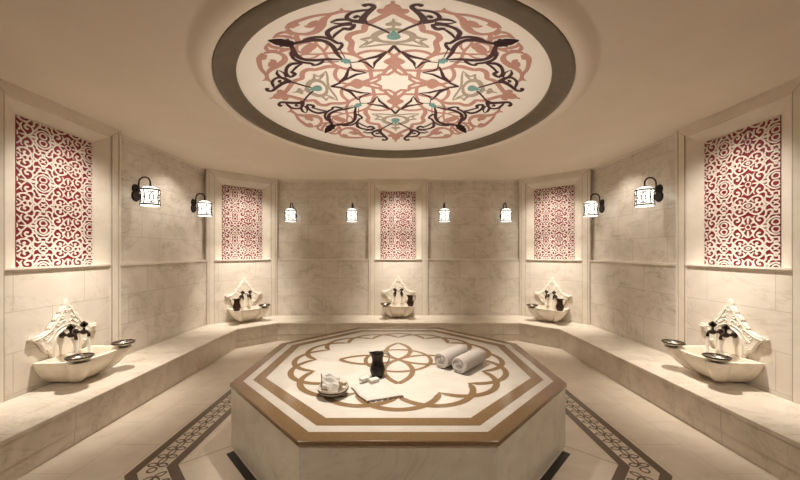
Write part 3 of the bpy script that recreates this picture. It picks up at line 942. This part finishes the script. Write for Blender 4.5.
for i, (p0, a, u) in enumerate(niches):
    loc = wpos(p0, a, u, 0.0, BZ); lab = 'scalloped white marble basin on the bench ' + where[i]
    base_w = 0.011
    loc = wpos(p0, a, u, -0.004, BZ)
    if bfirst is None: bfirst = make_basin(lab); bfirst.location = loc; bfirst.rotation_euler = (0, 0, a)
    else: dup(bfirst, loc, a, lab)
    loc = wpos(p0, a, u, -0.006, BZ + .225); lab = 'pointed carved marble crest above the basin ' + where[i]
    if cfirst is None: cfirst = make_crest(lab); cfirst.location = loc; cfirst.rotation_euler = (0, 0, a)
    else: dup(cfirst, loc, a, lab)
    for s, side in ((-1, 'left'), (1, 'right')):
        loc = wpos(p0, a, u + s * .068, 0.0402, .805); lab = side + ' dark bronze tap of the pair ' + where[i]
        if tfirst is None: tfirst = make_tap(lab); tfirst.location = loc; tfirst.rotation_euler = (0, 0, a)
        else: dup(tfirst, loc, a, lab)
        loc = wpos(p0, a, u + s * .068, 0.0402 + .142, .805 - .046); lab = 'thin water stream falling from the ' + side + ' tap ' + where[i]
        if sfirst is None: sfirst = make_stream(lab); sfirst.location = loc; sfirst.rotation_euler = (0, 0, a)
        else: dup(sfirst, loc, a, lab)
        kind = fit[i][0 if s < 0 else 1]
        loc = wpos(p0, a, u + s * .245, .395, BZ + BH)
        if kind == 'B':
            lab = 'shallow metal bowl at the ' + side + ' of the basin ' + where[i]
            if wfirst is None: wfirst = make_bowl(lab); wfirst.location = loc; wfirst.rotation_euler = (0, 0, a)
            else: dup(wfirst, loc, a, lab)
        else:
            lab = 'dark copper jug standing on the basin ' + where[i]
            loc = wpos(p0, a, u + s * .235, .37, BZ + BH)
            rz = a + (PI if s < 0 else 0)
            if jfirst is None: jfirst = make_jug('copper_jug', lab, 'copper jugs on the basins', M_copper, M_silver); jfirst.location = loc; jfirst.rotation_euler = (0, 0, rz)
            else: dup(jfirst, loc, rz, lab)

# ------------------------------------------------------------------ things on the platform
ZT = TZ + 0.0014
j = make_jug('pewter_jug', 'dark pewter jug with silver handle standing behind the soap on the platform', None, M_pewter, M_silver)
j.location = (-0.185, 2.868, ZT); j.rotation_euler = (0, 0, 0.15)

# flat folded towel with lace edge
tw = empty('bath_cloth', 'flat folded white cloth with dark lace edge lying on the platform', 'cloth', (-0.165, 2.60, ZT), math.radians(20))
m_ = MB()
NX, NY = 24, 24
hw, hl = .145, .185
random.seed(3)
def wav(x, y): return .0018 * math.sin(31 * x + 9 * y) + .0014 * math.sin(47 * y - 12 * x)
vs = []
for layer in (0, 1):
    for jy in range(NY + 1):
        for ix in range(NX + 1):
            x = -hw + 2 * hw * ix / NX; y = -hl + 2 * hl * jy / NY
            y = (y + hl) * (1.0 + .16 * x / hw) * .88 - hl
            x += -.20 * (y + hl) + .006 * math.sin(y * 22); y += .004 * math.sin(x * 25)
            e = min(1, min(ix, NX - ix, jy, NY - jy) / 1.5)
            vs.append((x, y, 0.0 if layer == 0 else .006 + .009 * e + wav(x, y) * e))
W1 = NX + 1; K = (NX + 1) * (NY + 1); fs = []
for jy in range(NY):
    for ix in range(NX):
        q = jy * W1 + ix
        fs.append((K + q, K + q + 1, K + q + W1 + 1, K + q + W1)); fs.append((q, q + W1, q + W1 + 1, q + 1))
for ix in range(NX):
    fs.append((ix, ix + 1, K + ix + 1, K + ix)); q = NY * W1 + ix; fs.append((q, q + 1, K + q + 1, K + q))
for jy in range(NY):
    q = jy * W1; fs.append((q, q + W1, K + q + W1, K + q)); q = jy * W1 + NX; fs.append((q, q + W1, K + q + W1, K + q))
m_.add(vs, fs); m_.build('fabric', M_cloth, tw, smooth=60)
m_ = MB()
for k in range(19):
    x = -hw + .008 + k * (2 * hw - .016) / 18
    y0 = -hl - .001
    m_.tube([(x - .006, y0, .008), (x, y0 - .012, .007), (x + .006, y0, .008)], .003, 5)
    if k % 3 != 1:
        m_.tube([(x, y0 - .010, .0075), (x + .002, y0 - .024, .0075)], [.004, .006], 6)
m_.build('lace_edge', M_lace, tw, smooth=60)
m_ = MB()
m_.tube([(-hw - .002 - .20 * t_ + .006 * math.sin((t_ - hl) * 22), -hl + t_, .006) for t_ in [2 * hl * .74 * k / 12 for k in range(13)]], .0042, 6)
m_.build('dark_hem', M_lace, tw, smooth=60)

def soap(name, lab, loc, rz, size, mat, tilt=(0, 0)):
    m_ = MB(); x, y, z_ = size
    m_.box(-x / 2, x / 2, -y / 2, y / 2, 0, z_)
    o = m_.build(name, mat, loc=loc, bevel=.005, seg=3)
    o.rotation_euler = (tilt[0], tilt[1], rz)
    return tag(o, lab, 'soap', 'soap bars')
soap('soap_bar', 'white soap bar lying on the cloth, left of the pair', (-0.285, 2.735, ZT + .0145), math.radians(42), (.085, .05, .03), M_soap)
soap('soap_bar', 'white soap bar lying on the cloth in front of the pewter jug', (-0.205, 2.70, ZT + .0155), math.radians(35), (.08, .055, .032), M_soap)

# soap bowl
bx, by = -0.505, 2.50
bw = empty('soap_bowl', 'round patterned ceramic bowl filled with soap and a washcloth on the platform', 'bowl', (bx, by, ZT))
m_ = MB()
m_.lathe([(.001, 0), (.05, 0), (.056, .004), (.085, .018), (.108, .038), (.118, .06), (.119, .068), (.114, .068), (.105, .042), (.08, .024), (.05, .012), (.001, .010)], 40,
         fn=lambda x, y, z_, a: (x, y, z_ + (.006 * math.sin(3 * a + 1) if z_ > .05 else 0)))
m_.build('dish', M_ceram, bw, smooth=50, weld=True)
m_ = MB()
for zz_, rr_, w_ in ((.050, .1145, .0095), (.028, .0985, .005)):
    m_.tube([(rr_ * math.cos(2 * PI * k / 40), rr_ * math.sin(2 * PI * k / 40), zz_) for k in range(40)], w_ * .6, 6, closed=True)
m_.build('dark_band', M_band, bw, smooth=60)
soap('soap_bar', 'bright white soap cube standing on its corner in the soap bowl', (bx + .005, by - .056, ZT + .044), math.radians(30), (.062, .045, .062), M_soap, (math.radians(-18), math.radians(28)))
soap('soap_bar', 'olive soap block leaning at the right of the soap bowl', (bx + .058, by + .015, ZT + .036), math.radians(-20), (.05, .045, .07), M_soap2, (0, math.radians(14)))
soap('soap_bar', 'small soap piece at the right rim of the soap bowl', (bx + .083, by - .03, ZT + .05), math.radians(50), (.03, .03, .028), M_soap2, (math.radians(20), 0))
m_ = MB()      # crumpled washcloth rising at the back-left of the bowl
N = 18; vs = []
for layer in (0, 1):
    for jy in range(N + 1):
        for ix in range(N + 1):
            s_, t_ = ix / N, jy / N
            x = -.074 + .145 * s_ - .02 * t_; y = -.006 + .06 * t_
            z_ = .036 + .092 * t_ * (1 - .35 * s_) + .01 * math.sin(9 * s_ + 4 * t_) + .006 * math.sin(17 * t_ + 5 * s_)
            if layer: z_ += .014; y -= .006
            vs.append((x, y, z_))
W1 = N + 1; K = W1 * W1; fs = []
for jy in range(N):
    for ix in range(N):
        q = jy * W1 + ix
        fs.append((K + q, K + q + 1, K + q + W1 + 1, K + q + W1)); fs.append((q, q + W1, q + W1 + 1, q + 1))
for k in range(N):
    fs.append((k, k + 1, K + k + 1, K + k)); q = N * W1 + k; fs.append((q, q + 1, K + q + 1, K + q))
    q = k * W1; fs.append((q, q + W1, K + q + W1, K + q)); q = k * W1 + N; fs.append((q, q + W1, K + q + W1, K + q))
m_.add(vs, fs)
wc = m_.build('washcloth', M_cloth, None, loc=(bx - .01, by + .012, ZT), smooth=60)
tag(wc, 'folded cream washcloth with dark corner standing up in the soap bowl', 'cloth')
m_ = MB(); m_.tube([(-.077, -.010, .046), (-.083, .008, .074), (-.090, .026, .104), (-.097, .05, .140)], .004, 6)
m_.build('dark_hem', M_lace, wc, smooth=60)

# rolled towels
def make_roll(lab):
    r = empty('rolled_towel', lab, 'towel', group='rolled towels')
    turns, th, L = 3.1, .0225, .40
    n = 90; outer = []; inner = []
    for k in range(n + 1):
        a = turns * 2 * PI * k / n
        rr_ = .014 + (.086 - .014) * (k / n)
        outer.append((rr_ * math.cos(a), rr_ * math.sin(a)))
        ri = max(.002, rr_ - th * .86)
        inner.append((ri * math.cos(a), ri * math.sin(a)))
    NL = 14; m_ = MB(); vs = []
    for jl in range(NL + 1):
        y = L * jl / NL
        bul = 1 - (.10 if jl in (0, NL) else 0.0) * .5 + .012 * math.sin(jl * 1.7)
        for P in (outer, inner):
            for k, (x, z_) in enumerate(P):
                f = bul + .006 * math.sin(5 * math.atan2(z_, x) + jl)
                zz_ = z_ * f
                if zz_ < -.075: zz_ = -.075 + (zz_ + .075) * .25     # settles flat underneath
                vs.append((x * f * 1.04, y + .006 * math.sin(k * .35) * (1 if jl in (0, NL) else 0), zz_ + .079))
    M_ = 2 * (n + 1); fs = []
    for jl in range(NL):
        for k in range(n):
            a_ = jl * M_ + k; b_ = a_ + M_
            fs.append((a_, a_ + 1, b_ + 1, b_))
            a2 = a_ + n + 1; b2 = b_ + n + 1
            fs.append((a2, b2, b2 + 1, a2 + 1))
        a_ = jl * M_; fs.append((a_, a_ + M_, a_ + M_ + n + 1, a_ + n + 1)); a_ = jl * M_ + n; fs.append((a_, a_ + n + 1, a_ + M_ + n + 1, a_ + M_))
    for jl in (0, NL):
        for k in range(n):
            a_ = jl * M_ + k; fs.append((a_, a_ + n + 1, a_ + n + 2, a_ + 1))
    m_.add(vs, fs)
    m_.build('roll', M_towel, r, smooth=50)
    return r
r1 = make_roll('white rolled towel farther from the camera, left one of the pair on the platform')
r1.location = (0.400, 3.06, ZT); r1.rotation_euler = (0, 0, math.radians(-40))
r2 = dup(r1, (0.545, 2.935, ZT), math.radians(-42), 'white rolled towel at the right of the pair, casting shadow on the platform')

# ------------------------------------------------------------------ lights
WARM = (1.0, 0.915, 0.81)
def spot(name, loc, target, power, size, blend=0.8, rad=0.04, col=WARM):
    l = bpy.data.lights.new(name, 'SPOT'); l.energy = power; l.spot_size = math.radians(size); l.spot_blend = blend
    l.shadow_soft_size = rad; l.color = col
    o = bpy.data.objects.new(name, l); COL.objects.link(o); o.location = loc
    o.rotation_euler = (Vector(target) - Vector(loc)).to_track_quat('-Z', 'Y').to_euler()
    return o
for i, (p0, a, u) in enumerate(niches):
    spot('basin_spotlight', wpos(p0, a, u, .75, 3.10), wpos(p0, a, u, .20, .65), 170, 52, 1.0, .03)
    spot('niche_spotlight', wpos(p0, a, u, .75, 3.08), wpos(p0, a, u, .0, 1.9), 48, 84, 1.0, .12)
for sx in (-1, 1):
    spot('panel_spotlight', (sx * 3.05, 4.9, 3.10), (sx * 3.2, 4.9, 0), 28, 120, 1.0, .04)
    spot('entrance_spotlight', (sx * 1.6, 0.3, 3.10), (sx * 2.1, 1.7, 0.2), 60, 110, 1.0, .06)
spot('platform_spotlight', (-0.30, 2.85, 3.30), (-0.10, 3.0, .54), 235, 60, 0.9, .03)

spot('added_dome_fill', (mcx, 3.3, 1.75), (mcx, 3.36, 3.4), 42, 130, 1.0, .25)  # added fill without any fixture, hung mid-room to brighten the dome

w = bpy.data.worlds.new('world'); S.world = w; w.use_nodes = True
w.node_tree.nodes['Background'].inputs[0].default_value = (0.05, 0.04, 0.03, 1)

# ------------------------------------------------------------------ camera
cam = bpy.data.cameras.new('camera'); co = bpy.data.objects.new('camera', cam); COL.objects.link(co)
co.location = (0, 0, CAMZ); co.rotation_euler = (PI / 2, 0, 0)
cam.sensor_width = 36; cam.lens = 36 * FP / 800; cam.shift_x = 1.7 / 800; cam.shift_y = 12 / 800
cam.clip_start = 0.01
S.camera = co
S.view_settings.view_transform = 'Standard'; S.view_settings.look = 'None'; S.view_settings.gamma = 1; S.view_settings.use_curve_mapping = False
S.view_settings.exposure = 1.02
S.cycles.use_denoising = True
S.cycles.max_bounces = 10; S.cycles.diffuse_bounces = 7
S.cycles.sample_clamp_indirect = 8
